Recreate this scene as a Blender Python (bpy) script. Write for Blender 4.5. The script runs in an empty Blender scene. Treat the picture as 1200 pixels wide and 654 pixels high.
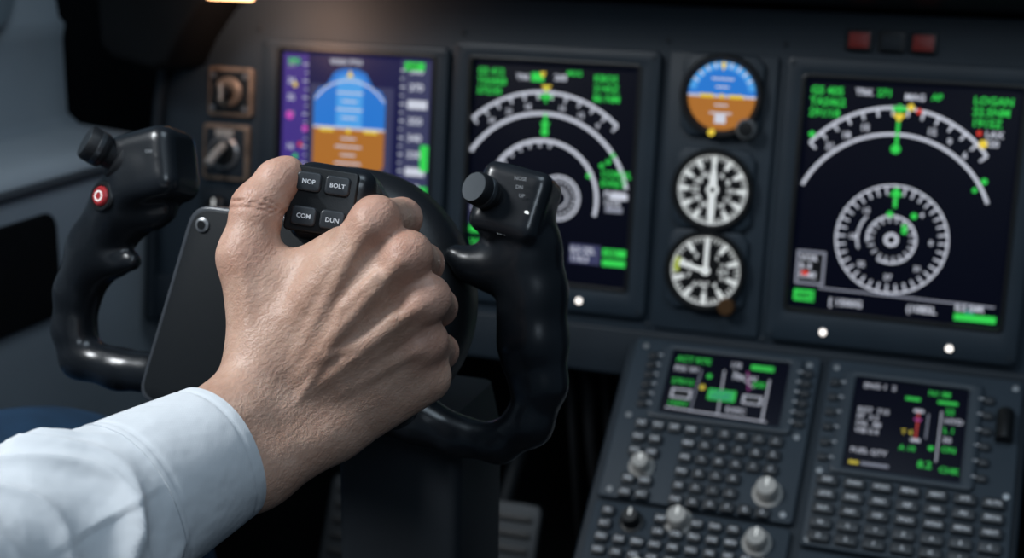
import bpy, bmesh, math, random
import numpy as np
from mathutils import Matrix, Vector
random.seed(7)
S=0.001
sc=bpy.context.scene
col=sc.collection
def rad(a): return math.radians(a)

# ------------------------------------------------------------------ materials
def mat(name,c,rough=.5,metal=0,emit=None,es=1.0,bump=0,bscale=300,var=0,vscale=20,spec=.5,coat=0,sss=0):
    m=bpy.data.materials.new(name); m.use_nodes=True
    nt=m.node_tree; b=nt.nodes['Principled BSDF']
    b.inputs['Base Color'].default_value=(*c,1)
    b.inputs['Roughness'].default_value=rough
    b.inputs['Metallic'].default_value=metal
    b.inputs['Specular IOR Level'].default_value=spec
    b.inputs['Coat Weight'].default_value=coat
    if emit:
        b.inputs['Emission Color'].default_value=(*emit,1)
        b.inputs['Emission Strength'].default_value=es
    tc=nt.nodes.new('ShaderNodeTexCoord')
    if var>0:
        n=nt.nodes.new('ShaderNodeTexNoise'); n.inputs['Scale'].default_value=vscale; n.inputs['Detail'].default_value=6
        r=nt.nodes.new('ShaderNodeValToRGB')
        r.color_ramp.elements[0].position=.3; r.color_ramp.elements[1].position=.7
        r.color_ramp.elements[0].color=(*[x*(1-var) for x in c],1)
        r.color_ramp.elements[1].color=(*[min(1,x*(1+var)) for x in c],1)
        nt.links.new(tc.outputs['Object'],n.inputs['Vector']); nt.links.new(n.outputs['Fac'],r.inputs['Fac'])
        nt.links.new(r.outputs['Color'],b.inputs['Base Color'])
    if bump>0:
        n=nt.nodes.new('ShaderNodeTexNoise'); n.inputs['Scale'].default_value=bscale; n.inputs['Detail'].default_value=4
        bp=nt.nodes.new('ShaderNodeBump'); bp.inputs['Strength'].default_value=bump; bp.inputs['Distance'].default_value=.0005
        nt.links.new(tc.outputs['Object'],n.inputs['Vector']); nt.links.new(n.outputs['Fac'],bp.inputs['Height'])
        nt.links.new(bp.outputs['Normal'],b.inputs['Normal'])
    return m
def glow(name,c,s=1.0): return mat(name,(0.01,0.01,0.01),.5,emit=c,es=s,spec=.2)
PANEL=mat('panel_paint',(.020,.032,.045),.55,bump=.25,bscale=900,var=.12,vscale=9,spec=.35)
PANEL2=mat('panel_dark_paint',(.013,.020,.028),.5,bump=.2,bscale=900,var=.12,spec=.35)
BEZEL=mat('bezel_plastic',(.019,.030,.042),.45,bump=.15,bscale=1200,var=.1,spec=.4)
BLACK=mat('black_plastic',(.005,.006,.007),.38,bump=.15,bscale=1500)
YOKE=mat('yoke_black',(.009,.011,.014),.27,bump=.08,bscale=1800,coat=.12,var=.2,vscale=40)
HUBM=mat('hub_black',(.007,.008,.010),.42,bump=.2,bscale=1500)
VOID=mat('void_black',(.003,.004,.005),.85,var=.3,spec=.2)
METAL=mat('knob_metal',(.30,.31,.32),.35,metal=.7,bump=.1)
KNOBW=mat('knob_grey',(.36,.35,.33),.45,bump=.1)
BRONZE=mat('switch_plate',(.22,.165,.125),.45,metal=.3,var=.4,vscale=60)
SCREENGL=mat('screen_glass',(.001,.001,.002),.4,emit=(.0012,.0018,.0060),es=1,spec=.12)
PFDBG=mat('pfd_background',(.001,.001,.002),.4,emit=(.010,.011,.060),es=1,spec=.12)
KEY=mat('key_cap',(.012,.015,.019),.4,bump=.1)
KEYL=mat('key_cap_light',(.022,.026,.031),.4)
C={
 'W':glow('sym_white',(.74,.78,.90),.8),'G':glow('sym_green',(.04,.80,.10),.8),'B':glow('sym_sky',(.020,.21,.72),.85),
 'O':glow('sym_earth',(.46,.17,.025),.85),'Y':glow('sym_yellow',(.95,.70,.06),.85),'M':glow('sym_magenta',(.70,.08,.55),.8),
 'R':glow('sym_red',(.8,.05,.03),.8),'K':mat('sym_black',(.004,.004,.006),.4),'P':glow('sym_purple',(.055,.03,.24),.9),
 'A':glow('sym_grey',(.30,.32,.40),.8),'D':glow('sym_dim',(.045,.05,.13),.8),'L':glow('sym_lightsky',(.08,.40,.92),.85),
 'N':glow('led_white',(1,.95,.90),2.2),'H':mat('dial_white',(.75,.75,.72),.5,emit=(.8,.82,.8),es=.5),
 'F':mat('dial_face',(.006,.006,.007),.35),'X':mat('annunciator_red',(.05,.005,.004),.4,emit=(.16,.012,.008),es=.22),
 'w':mat('legend_white',(.5,.52,.55),.5,emit=(.5,.55,.6),es=.14),'C':glow('sym_cyan',(.05,.6,.7),.8),
 'T':glow('sym_teal',(.03,.22,.20),.8),'l':mat('legend_grey',(.22,.23,.24),.5),'g':mat('dial_yellowgreen',(.35,.42,.05),.5,emit=(.40,.45,.04),es=.5)}

# ------------------------------------------------------------------ mesh builder (mm, x right, y into, z up)
_tc={}
def text_geo(s):
    if s in _tc: return _tc[s]
    cu=bpy.data.curves.new('t','FONT'); cu.body=s; cu.size=1; cu.align_x='LEFT'; cu.resolution_u=2; cu.offset=.02
    o=bpy.data.objects.new('t',cu); col.objects.link(o)
    dg=bpy.context.evaluated_depsgraph_get(); me=o.evaluated_get(dg).to_mesh()
    v=[(p.co.x,p.co.y) for p in me.vertices]; f=[tuple(p.vertices) for p in me.polygons]
    o.evaluated_get(dg).to_mesh_clear(); bpy.data.objects.remove(o); bpy.data.curves.remove(cu)
    _tc[s]=(v,f); return _tc[s]
def rrect(x0,x1,z0,z1,r,n=6):
    pts=[]; r=max(.01,min(r,(x1-x0)/2-.01,(z1-z0)/2-.01))
    for cx,cz,a0 in ((x1-r,z1-r,0),(x0+r,z1-r,90),(x0+r,z0+r,180),(x1-r,z0+r,270)):
        for i in range(n+1):
            a=rad(a0+90*i/n); pts.append((cx+r*math.cos(a),cz+r*math.sin(a)))
    return pts
class MB:
    def __init__(s): s.v=[]; s.f=[]; s.mi=[]; s.mats=[]
    def m(s,mt):
        if mt not in s.mats: s.mats.append(mt)
        return s.mats.index(mt)
    def add(s,vs,fs,mt):
        o=len(s.v); s.v+=[tuple(p) for p in vs]; k=s.m(mt)
        for f in fs: s.f.append(tuple(i+o for i in f)); s.mi.append(k)
    def loops(s,ls,mt,cap0=True,cap1=True,closed=True):
        n=len(ls[0]); vs=[p for l in ls for p in l]; fs=[]
        for a in range(len(ls)-1):
            for i in range(n if closed else n-1):
                j=(i+1)%n; fs.append((a*n+i,a*n+j,(a+1)*n+j,(a+1)*n+i))
        if cap0: fs.append(tuple(range(n-1,-1,-1)))
        if cap1: fs.append(tuple((len(ls)-1)*n+i for i in range(n)))
        s.add(vs,fs,mt)
    def prism(s,pts,yf,yb,mt,b=1.0):
        n=len(pts)
        def inset(d):
            o=[]
            for i,p in enumerate(pts):
                a=Vector(pts[i-1]); c=Vector(pts[(i+1)%n]); p=Vector(p)
                e1=(p-a); e2=(c-p)
                e1=e1.normalized() if e1.length>1e-6 else e2.normalized()
                e2=e2.normalized() if e2.length>1e-6 else e1
                n1=Vector((-e1.y,e1.x)); n2=Vector((-e2.y,e2.x)); k=(n1+n2)
                k=k/max(.3,k.length_squared/2)
                o.append((p.x+k.x*d,p.y+k.y*d))
            return o
        ls=[[(x,yb,z) for x,z in pts]]
        for t in (0,30,60,90):
            a=rad(t); ls.append([(x,yf+b*(1-math.sin(a)),z) for x,z in inset(b*(1-math.cos(a)))])
        s.loops(ls,mt)
    def rbox(s,x0,x1,z0,z1,yf,yb,mt,r=3,b=1.0,n=5): s.prism(rrect(x0,x1,z0,z1,r,n),yf,yb,mt,b)
    def ring(s,o,i,yf,yb,mt,b=1.0,yi=None):
        def L(q,d,y): return [(x,y,z) for x,z in rrect(q[0]+d,q[1]-d,q[2]+d,q[3]-d,max(.5,q[4]-d))]
        yi=yb if yi is None else yi
        s.loops([L(o,0,yb),L(o,0,yf+b),L(o,b*.3,yf+b*.3),L(o,b,yf),L(i,-b,yf),L(i,-b*.3,yf+b*.3),L(i,0,yf+b),L(i,0,yi)],mt,False,False)
    def lathe(s,prof,o,ax,mt,seg=32):
        o=Vector(o); ax=Vector(ax).normalized(); u=ax.orthogonal().normalized(); w=ax.cross(u)
        ls=[]
        for r,t in prof:
            ls.append([tuple(o+ax*t+(u*math.cos(2*math.pi*i/seg)+w*math.sin(2*math.pi*i/seg))*max(r,.01)) for i in range(seg)])
        s.loops(ls,mt)
    def tube(s,pts,r,mt,seg=12):
        P=[Vector(p) for p in pts]; ls=[]; u=None
        for i,p in enumerate(P):
            t=(P[min(i+1,len(P)-1)]-P[max(i-1,0)]).normalized()
            u=(t.orthogonal() if u is None else (u-t*u.dot(t))).normalized(); w=t.cross(u)
            ls.append([tuple(p+(u*math.cos(2*math.pi*k/seg)+w*math.sin(2*math.pi*k/seg))*r) for k in range(seg)])
        s.loops(ls,mt)
    def rect(s,x0,z0,x1,z1,c,y=-.3): s.add([(x0,y,z0),(x1,y,z0),(x1,y,z1),(x0,y,z1)],[(0,1,2,3)],C[c])
    def line(s,x0,z0,x1,z1,w,c,y=-.3):
        d=Vector((x1-x0,z1-z0)).normalized(); n=Vector((-d.y,d.x))*w/2
        s.add([(x0-n.x,y,z0-n.y),(x1-n.x,y,z1-n.y),(x1+n.x,y,z1+n.y),(x0+n.x,y,z0+n.y)],[(0,1,2,3)],C[c])
    def arc(s,cx,cz,r0,r1,a0,a1,c,y=-.3,n=48):
        vs=[];fs=[]
        for i in range(n+1):
            a=rad(a0+(a1-a0)*i/n)
            vs+=[(cx+r0*math.cos(a),y,cz+r0*math.sin(a)),(cx+r1*math.cos(a),y,cz+r1*math.sin(a))]
        for i in range(n): fs.append((2*i,2*i+1,2*i+3,2*i+2))
        s.add(vs,fs,C[c])
    def disc(s,cx,cz,r,c,y=-.3,a0=0,a1=360,n=40):
        k=n+(1 if a1-a0<360 else 0)
        s.add([(cx+r*math.cos(rad(a0+(a1-a0)*i/n)),y,cz+r*math.sin(rad(a0+(a1-a0)*i/n))) for i in range(k)],[tuple(range(k))],C[c])
    def ticks(s,cx,cz,r0,r1,a0,a1,n,w,c,y=-.3):
        for i in range(n):
            a=rad(a0+(a1-a0)*i/max(1,n-1)); s.line(cx+r0*math.cos(a),cz+r0*math.sin(a),cx+r1*math.cos(a),cz+r1*math.sin(a),w,c,y)
    def text(s,t,x,z,h,c,y=-.35,center=False,mt=None):
        v,f=text_geo(t); k=h/.7
        w=max(p[0] for p in v) if v else 0
        dx=-w*k/2 if center else 0
        s.add([(x+dx+p[0]*k,y,z+p[1]*k) for p in v],f,mt or C[c])
    def done(s,name,parent=None,M=None,angle=35,smooth=True):
        me=bpy.data.meshes.new(name); me.from_pydata([(a*S,b*S,c*S) for a,b,c in s.v],[],s.f)
        for m_ in s.mats: me.materials.append(m_)
        me.polygons.foreach_set('material_index',s.mi)
        me.update()
        if smooth:
            me.polygons.foreach_set('use_smooth',[True]*len(me.polygons)); me.set_sharp_from_angle(angle=rad(angle))
        o=bpy.data.objects.new(name,me); col.objects.link(o)
        if parent: o.parent=parent
        if M is not None: o.matrix_local=M
        return o
def empty(name,M):
    o=bpy.data.objects.new(name,None); o.empty_display_size=.03; col.objects.link(o); o.matrix_world=M; return o
def frame(o,lean,rz=0): return Matrix.Translation(Vector(o))@Matrix.Rotation(-rad(lean),4,'X')@Matrix.Rotation(rad(rz),4,'Y')
I4=Matrix.Identity(4)
PF=frame((0,0,1.0),6)
DF=frame((.1331,-.0415,.9622),50)
YF=frame((.0749,-.5192,1.1246),10,1.5)
HR=Matrix.Rotation(rad(19),4,'Z')@Matrix.Rotation(rad(75),4,'X')@Matrix.Rotation(rad(1),4,'Z')
HF=Matrix.Translation((.1274,-.6267,1.1453))@HR

# ------------------------------------------------------------------ camera
cd=bpy.data.cameras.new('camera'); cam=bpy.data.objects.new('camera',cd); col.objects.link(cam)
cam.matrix_world=Matrix.Translation((.4245,-1.233,1.3494))@HR
cd.lens=50; cd.sensor_width=36; cd.clip_start=.02; cd.clip_end=50
cd.dof.use_dof=True; cd.dof.focus_distance=.69; cd.dof.aperture_fstop=7.5
sc.camera=cam

# ------------------------------------------------------------------ instrument panel slab
p=MB()
out=[(720,-78),(720,262)]
out+= [(-300,262)]
for i in range(7):
    a=rad(90+90*i/6*.9); out.append((-310+72*math.cos(a),190+72*math.sin(a)))
out+=[(-392,-78)]
p.prism(out,0,22,PANEL,2)
p.tube([(-392,-6,-78),(-391,-6,60),(-384,-6,150),(-374,-6,205),(-352,-6,240),(-315,-6,258),(-200,-6,262)],6,PANEL2)
p.rbox(-390,720,-78,-34,-7,0,PANEL2,3,2)
p.rbox(138,236,-30,221,-4,0,BEZEL,4,1.2)
for x,z in ((70,-12),(294,-16),(401,-18)):
    p.lathe([(3.8,0),(3.8,2.5),(3.0,3.2),(0,3.2)],(x,-8,z),(0,-1,0),METAL,16)
    p.disc(x,z,2.8,'N',-11.4)
for x,z in ((-275,222),(-60,228),(136,230),(240,232),(460,232),(-275,-30),(-62,-29),(134,-29),(240,-31)):
    p.lathe([(2.6,0),(2.6,.8),(2,1.2),(0,1.2)],(x,0,z),(0,-1,0),PANEL2,14)
panel=p.done('instrument_panel',None,PF)

# ------------------------------------------------------------------ displays
def display(sx0,sx1,sz0,sz1,bx0,bx1,bz0,bz1,bg):
    e=empty('flight_display',PF)
    b=MB()
    b.ring((bx0,bx1,bz0,bz1,7),(sx0-2,sx1+2,sz0-2,sz1+2,4),-9,0,BEZEL,2.2,-3)
    b.ring((sx0-5,sx1+5,sz0-5,sz1+5,5),(sx0-1,sx1+1,sz0-1,sz1+1,3),-9.6,-5,BLACK,.5,-2)
    for x,z in ((bx0+6,bz0+6),(bx1-6,bz0+6),(bx0+6,bz1-6),(bx1-6,bz1-6)):
        b.lathe([(2.2,0),(2.2,.6),(0,.8)],(x,-9,z),(0,-1,0),PANEL2,12)
    b.done('bezel',e,I4)
    g=MB(); g.rbox(sx0-2,sx1+2,sz0-2,sz1+2,-3,0,bg,2,.2); g.done('screen',e,I4)
    return e
Y=-3.3
def txtblock(d,x,z,h,lines,c,y=None):
    y=Y-.3 if y is None else y
    for i,l in enumerate(lines): d.text(l,x,z-i*h*1.45,h,c,y)
def fan(d,pts,c,y):
    d.add([(x,y,z) for x,z in pts],[tuple(range(len(pts)))],C[c])
# --- primary flight display
e=display(-246,-88,8,201,-268,-71,-23,213,PFDBG)
d=MB()
d.rect(-246,20,-219,200,'P',Y)
d.rect(-121,20,-90,200,'D',Y)
d.rect(-217,70,-128,172,'D',Y)
cut=131
tp=[(-136,cut)]+[(-136,160),(-141,168),(-150,172),(-157,184),(-166,188),(-182,188),(-191,184),(-198,172),(-207,168),(-212,160)]+[(-212,cut)]
fan(d,tp,'B',Y-.15)
fan(d,[(-160,cut),(-160,178),(-166,182),(-182,182),(-188,178),(-188,cut)],'L',Y-.2)
bp=[(-212,cut),(-212,96),(-204,86),(-190,78),(-158,78),(-144,86),(-136,96),(-136,cut)]
fan(d,bp,'O',Y-.15)
d.rect(-212,cut-1,-136,cut+1,'W',Y-.3)
d.arc(-174,132,44,45.6,35,145,'W',Y-.3)
for i,z in enumerate((141,149,157,165,121,113,105,97)):
    w=14 if i%2 else 8; d.rect(-174-w,z-.8,-174+w,z+.8,'W',Y-.3)
d.rect(-205,127,-190,130,'Y',Y-.4); d.rect(-158,127,-143,130,'Y',Y-.4); d.rect(-176,126,-172,131,'Y',Y-.4)
fan(d,[(-178,180),(-170,180),(-174,187)],'Y',Y-.4)
for i in range(9):
    z=190-i*16
    d.rect(-113,z-4,-93,z+4,'A' if i%2 else 'W',Y-.2) if i in (2,6) else d.text('%d0'%(38-i),-112,z-3,6.8,'W',Y-.3)
    d.rect(-121,z-.7,-116,z+.7,'W',Y-.3); d.rect(-121,z-8.5,-118,z-7.5,'W',Y-.3)
    d.rect(-224,z-.7,-219,z+.7,'W',Y-.3); d.rect(-222,z-8.5,-219,z-7.5,'W',Y-.3)
    if i!=4: d.text(str(26-2*i),-241,z-3,5.5,'W' if i%3 else 'A',Y-.3)
d.disc(-238,140,4,'M',Y-.4); d.disc(-221,128,3,'M',Y-.4); d.disc(-226,112,2.4,'R',Y-.4); d.disc(-233,170,2.4,'Y',Y-.4); d.disc(-231,100,2.2,'G',Y-.4)
d.rect(-117,190,-97,198,'G',Y-.35); d.text('A/P',-114,191.5,5,'K',Y-.5)
txtblock(d,-241,190,5.5,['SPD'],'G'); txtblock(d,-196,192,5,['VNAV PTH'],'W'); d.text('7260',-112,28,7,'G',Y-.4)
d.rect(-98,95,-90,120,'G',Y-.45); d.rect(-98,60,-90,80,'G',Y-.45)
d.rect(-217,70,-130,72,'W',Y-.3)
d.arc(-174,22,38,39.5,10,170,'W',Y-.3); d.ticks(-174,22,34,38,10,170,17,1,'W',Y-.3)
d.text('HDG 178',-190,14,6,'G',Y-.4)
d.done('symbology',e,I4,smooth=False)
# --- navigation display (centre)
e=display(-46,111,4,203,-66,132,-23,220,SCREENGL)
d=MB()
d.arc(25,74,102.2,105,48,133,'W',Y-.2); d.ticks(25,74,97,104,48,133,12,1.9,'W',Y-.25)
for i,a in enumerate((56,68,80,101,113,125)): d.text(str((9+i*3)%36),25+91*math.cos(rad(a)),72+91*math.sin(rad(a)),4.6,'W',Y-.3,True)
d.arc(25,74,82.4,85.6,14,148,'W',Y-.2)
d.arc(26,80,51.5,54.7,-14,176,'W',Y-.2); d.ticks(26,80,47,52,84,176,9,1.6,'W',Y-.25)
d.arc(42,81,19,21,0,360,'W',Y-.2); d.ticks(42,81,13,19,0,345,20,1.3,'W',Y-.25); d.arc(42,81,8,9.5,0,360,'W',Y-.2)
txtblock(d,-43,191,6.2,['GS 412','TAS458','272/35'],'G')
txtblock(d,70,190,6.2,['KBOS','2145Z','86 NM'],'G'); d.text('TRK',-5,188,5,'W',Y-.3); d.rect(10,187,22,195,'G',Y-.3); d.text('268',32,189,5.6,'W',Y-.3); d.text('MAG',44,194,4.6,'G',Y-.3)
fan(d,[(20,184),(30,184),(25,177)],'Y',Y-.4); fan(d,[(18,196),(24,196),(21,190)],'Y',Y-.45)
d.rect(24,143,27,158,'G',Y-.4); fan(d,[(21,150),(30,150),(25.5,140)],'G',Y-.4); d.rect(24,168,26,184,'G',Y-.4); d.rect(19,172,31,175,'G',Y-.42)
d.disc(25.5,141,3.6,'G',Y-.42)
txtblock(d,82,104,6,['CORDL','EVRET'],'G'); txtblock(d,86,86,5.5,['FL350','1210'],'W')
for x,z in ((82,114),(92,124),(88,118),(70,104)): d.disc(x,z,2.2,'G',Y-.4)
d.rect(92,84,108,90,'W',Y-.25); d.rect(88,72,104,77,'A',Y-.25)
d.rect(-45,50,-30,86,'D',Y-.2); txtblock(d,-44,78,5.4,['VOR','CLT','117'],'W'); d.rect(-44,42,-32,49,'G',Y-.3)
txtblock(d,-43,30,6,['WX+T'],'G'); d.text('TFR 2.5',-42,19,5.5,'W',Y-.3)
d.rect(56,22,86,40,'D',Y-.2); txtblock(d,57,32,5.6,['ILS 22L','110.3'],'W'); d.rect(88,22,110,28,'G',Y-.3); d.rect(88,31,110,38,'G',Y-.3); d.text('CRS',90,32.2,4.6,'K',Y-.4)
d.line(-40,14,50,14,1.4,'A',Y-.2)
d.done('symbology',e,I4,smooth=False)
# --- navigation display (right)
e=display(262,438,4,203,243,456,-28,222,SCREENGL)
d=MB()
d.arc(341,89,92.8,95.4,38,141,'W',Y-.2); d.ticks(341,89,87,94,38,141,14,1.9,'W',Y-.25)
for i,a in enumerate((46,58,70,110,122,134)): d.text(str((6+i*3)%36),341+81*math.cos(rad(a)),86+81*math.sin(rad(a)),5.4,'W',Y-.3,True)
d.arc(341,76,83.2,85.8,22,155,'W',Y-.2)
d.arc(344,70,46,47.6,0,360,'W',Y-.2); d.ticks(344,70,39,46,0,350,36,1.5,'W',Y-.25)
for a in range(0,360,45): d.text(str(a//10),344+33*math.cos(rad(a)),68+33*math.sin(rad(a)),4.4,'W',Y-.3,True)
d.arc(344,70,19.5,21.3,-120,190,'W',Y-.2); d.ticks(344,70,15,20,0,340,18,1.2,'W',Y-.25)
d.arc(344,70,28,29.5,140,200,'W',Y-.2)
d.disc(344,70,6,'W',Y-.2); d.disc(344,70,3.4,'K',Y-.4)
d.rect(343,98,346,112,'G',Y-.4); fan(d,[(339,108),(350,108),(344.5,116)],'G',Y-.4); d.rect(352,76,356,84,'G',Y-.4); d.disc(361,92,2.6,'G',Y-.4); d.disc(341,92,2.6,'G',Y-.4)
txtblock(d,265,191,6.6,['GS 405','TAS462','291/18'],'G')
d.text('TRK',303,192,5.4,'W',Y-.3); d.text('271',321,192,6,'G',Y-.3); d.text('MAG',344,190,5.4,'W',Y-.3); d.text('AP',366,191,5.4,'G',Y-.3)
fan(d,[(335,178),(347,178),(341,171)],'Y',Y-.45); d.rect(339.5,150,342,186,'G',Y-.4); d.disc(340.5,148,4,'G',Y-.42); d.rect(335,180.5,347,184,'G',Y-.42)
d.disc(350,184,3,'Y',Y-.45); d.disc(357,181,2.4,'R',Y-.45); d.disc(411,157,3.6,'Y',Y-.45); d.disc(269,156,2.6,'G',Y-.45); d.disc(407,166,2.2,'R',Y-.45)
txtblock(d,400,190,6.4,['LOGAN','22.5NM','1915Z'],'G'); txtblock(d,412,163,5.4,['LAX','320'],'W')
d.disc(415,126,2.6,'G',Y-.45); d.disc(408,118,2,'G',Y-.45)
d.rect(265,24,290,54,'A',Y-.2); d.rect(267,26,288,52,'K',Y-.25); txtblock(d,268,45,5.2,['VOR','R 4','DME'],'W'); d.rect(270,32,276,36,'R',Y-.4)
d.rect(265,9,283,19,'G',Y-.3); d.text('ARC',267,11,6,'K',Y-.4)
d.line(286,22,434,20,1.5,'A',Y-.2); d.text('[ 1500G',296,8,6,'W',Y-.3); d.text('(1085L',362,9,6.2,'W',Y-.3)
d.rect(402,6,436,12,'G',Y-.3); d.text('ILS 04R',402,14.5,5.4,'W',Y-.3); d.rect(410,8,418,16,'T',Y-.25)
d.done('symbology',e,I4,smooth=False)

# ------------------------------------------------------------------ round gauges
def gauge(name,cx,cz,r=31):
    e=empty(name,PF); b=MB()
    b.prism([(cx+a,cz+c) for a,c in ((36,-28),(36,28),(28,36),(-28,36),(-36,28),(-36,-28),(-28,-36),(28,-36))],-10,-4,BEZEL,2)
    b.lathe([(r+6,0),(r+6,3),(r+4.5,5),(r+2,5),(r,2.5),(r,-1),(0,-1)],(cx,-10,cz),(0,-1,0),BLACK,48)
    b.done('case',e,I4)
    return e
yg=-10.3
e=gauge('attitude_indicator',189,184); d=MB()
d.disc(189,184,31,'F',yg)
d.disc(189,184,30,'B',yg-.2,0,180); d.disc(189,184,30,'O',yg-.2,180,360); d.rect(159,183,219,185,'W',yg-.3)
d.arc(189,184,24,30,12,168,'L',yg-.35); d.ticks(189,184,25,30,30,150,9,1.6,'W',yg-.5)
for z,w in ((192,6),(199,10),(176,6),(169,10)): d.rect(189-w,z-.7,189+w,z+.7,'W',yg-.5)
d.rect(170,182.5,182,185.5,'Y',yg-.6); d.rect(196,182.5,208,185.5,'Y',yg-.6); d.disc(189,184,2,'Y',yg-.6)
fan(d,[(186,213),(192,213),(189,206)],'Y',yg-.6); d.rect(184,160,194,168,'W',yg-.6)
d.done('dial',e,I4,smooth=False)
k=MB(); k.lathe([(9,0),(9,8),(7.5,9.5),(4,9.5),(4,7),(0,7)],(214,-11,157),(0,-1,0),METAL,28); k.lathe([(6.8,0),(6.8,10),(0,10.4)],(214,-11,157),(0,-1,0),BLACK,24); k.done('caging_knob',e,I4)
k=MB(); k.lathe([(3,0),(3,3),(0,3.3)],(183,-14,152),(0,-1,0),C['Y'],16); k.done('lamp',e,I4)
e=gauge('airspeed_indicator',187,101); d=MB()
d.disc(187,101,32,'F',yg); d.arc(187,101,30,31,0,360,'H',yg-.2); d.ticks(187,101,26,30,0,354,60,.9,'H',yg-.2); d.ticks(187,101,21,30,90,420,12,3.6,'H',yg-.25)
for i in range(12):
    a=90-i*30
    if i%6: d.text(str(4+i*2),187+15.5*math.cos(rad(a)),98.5+15.5*math.sin(rad(a)),5,'H',yg-.3,True)
d.add([(184.2,yg-.6,76),(189.8,yg-.6,76),(190.2,yg-.6,112),(187,yg-.6,128),(183.8,yg-.6,112)],[(0,1,2,3,4)],C['H']); d.disc(187,101,5.5,'H',yg-.7); d.disc(187,101,2.5,'K',yg-.8)
d.done('dial',e,I4,smooth=False)
e=gauge('altimeter',186,28); d=MB()
d.disc(186,28,32,'F',yg); d.arc(186,28,30,31,0,360,'H',yg-.2); d.ticks(186,28,26,30,0,352.8,50,1.0,'H',yg-.2); d.ticks(186,28,20,30,90,414,10,3.8,'H',yg-.25)
for i in range(10):
    a=90-i*36; d.text(str(i),186+15.5*math.cos(rad(a)),25.5+15.5*math.sin(rad(a)),5,'H',yg-.3,True)
d.line(186,28,186,50,3.6,'H',yg-.6); d.line(186,28,162,33,4,'H',yg-.55); d.arc(186,28,24,29,158,186,'g',yg-.5); d.rect(196,24,208,32,'K',yg-.4); d.text('29.9',197,26,4,'H',yg-.5)
d.disc(186,28,4,'H',yg-.7); d.text('ALT',180,14,4,'H',yg-.4)
d.done('dial',e,I4,smooth=False)
k=MB(); k.lathe([(8,0),(8,7),(6.5,9),(0,9)],(208,-11,-2),(0,-1,0),mat('amber_knob',(.12,.06,.025),.4,metal=.5),24); k.done('baro_knob',e,I4)

# ------------------------------------------------------------------ left switch modules
def switch_mod(name,x0,x1,z0,z1,style):
    e=empty(name,PF); b=MB(); b.rbox(x0,x1,z0,z1,-6,0,BRONZE if style<2 else PANEL2,4,1.5)
    b.rbox(x0+4,x1-4,z0+4,z1-4,-7,-5,PANEL2 if style else BLACK,3,.6)
    cx,cz=(x0+x1)/2,(z0+z1)/2
    if style==0:
        b.lathe([(15,0),(15,3),(13,4.5),(0,4.5)],(cx,-7,cz),(0,-1,0),BRONZE,28)
        b.lathe([(8,0),(8,12),(6.5,14),(0,14)],(cx,-9,cz),(0,-1,0),BLACK,24)
        b.rbox(cx-1.6,cx+1.6,cz-8,cz+8,-24,-20,KNOBW,1,.5)
        for sx in(-1,1):
            for sz in(-1,1): b.lathe([(2.8,0),(2.8,1.5),(0,1.7)],(cx+sx*18,-7,cz+sz*16),(0,-1,0),METAL,12)
    elif style==1:
        b.lathe([(17,0),(17,2.5),(15,4),(0,4)],(cx,-7,cz),(0,-1,0),METAL,28)
        b.lathe([(13.5,0),(13.5,2),(0,2.2)],(cx,-10,cz),(0,-1,0),BLACK,28)
        b.tube([(cx+2,-12,cz+8),(cx-1,-26,cz-2),(cx-3,-34,cz-10)],4.4,KNOBW,14)
        b.rbox(cx-10,cx+10,z1-12,z1-5,-9,-6,KNOBW,1,.4)
    else:
        b.lathe([(11,0),(11,9),(9,11),(0,11)],(cx,-7,cz),(0,-1,0),BLACK,24)
        b.rbox(cx-1.2,cx+1.2,cz,cz+9,-19,-17,C['H'],.6,.3)
    b.done('body',e,I4)
switch_mod('rotary_selector_switch',-329,-279,134,183,0)
switch_mod('toggle_switch_module',-334,-282,70,126,1)
switch_mod('dimmer_knob_module',-336,-290,24,62,2)

# ------------------------------------------------------------------ annunciators
for x in (302,329,355):
    b=MB(); b.rbox(x-11,x+11,229,247,-5,0,BLACK,2,1); b.rbox(x-8.5,x+8.5,231.5,244.5,-6.2,-4,C['X'] if x!=329 else PANEL2,1.5,.6)
    b.done('annunciator_light',None,PF)

# ------------------------------------------------------------------ glareshield
g=MB()
prof=[(25,262),(-40,268),(-95,281),(-112,288),(-118,298),(-112,312),(-60,330),(120,345),(120,262)]
def gs(x,dy=0,dz=0): return [(x,y+dy,z+dz) for y,z in prof]
g.loops([gs(-345,10,-2),gs(-300),gs(0,-6,2),gs(300),gs(720)],BLACK)
g.done('glareshield',None,PF,angle=50)
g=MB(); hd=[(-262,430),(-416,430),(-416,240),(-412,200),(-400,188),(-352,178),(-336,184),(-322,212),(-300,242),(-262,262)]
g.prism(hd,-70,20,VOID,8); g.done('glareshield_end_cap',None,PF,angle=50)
# map light (warm strip) hanging from the glareshield
e=empty('map_light',PF); b=MB(); WARM=mat('lamp_warm',(.9,.6,.3),.4,emit=(1,.50,.22),es=5)
b.rbox(-236,-182,252,262,-176,-150,PANEL2,4,2); b.tube([(-225,-160,260),(-235,-130,285),(-250,-70,300)],5,VOID)
b.rbox(-230,-188,244,253,-178,-168,WARM,3,1.5); b.done('housing',e,I4)
ld=bpy.data.lights.new('map_light_bulb','SPOT'); ld.energy=.8; ld.color=(1,.60,.42); ld.shadow_soft_size=.02; ld.spot_size=rad(160); ld.spot_blend=1
lo=bpy.data.objects.new('bulb',ld); col.objects.link(lo); lo.parent=e
lo.matrix_local=Matrix.Translation((-.235,-.105,.244))@Vector((.0,-.9,.0)).to_track_quat('Z','Y').to_matrix().to_4x4()

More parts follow.
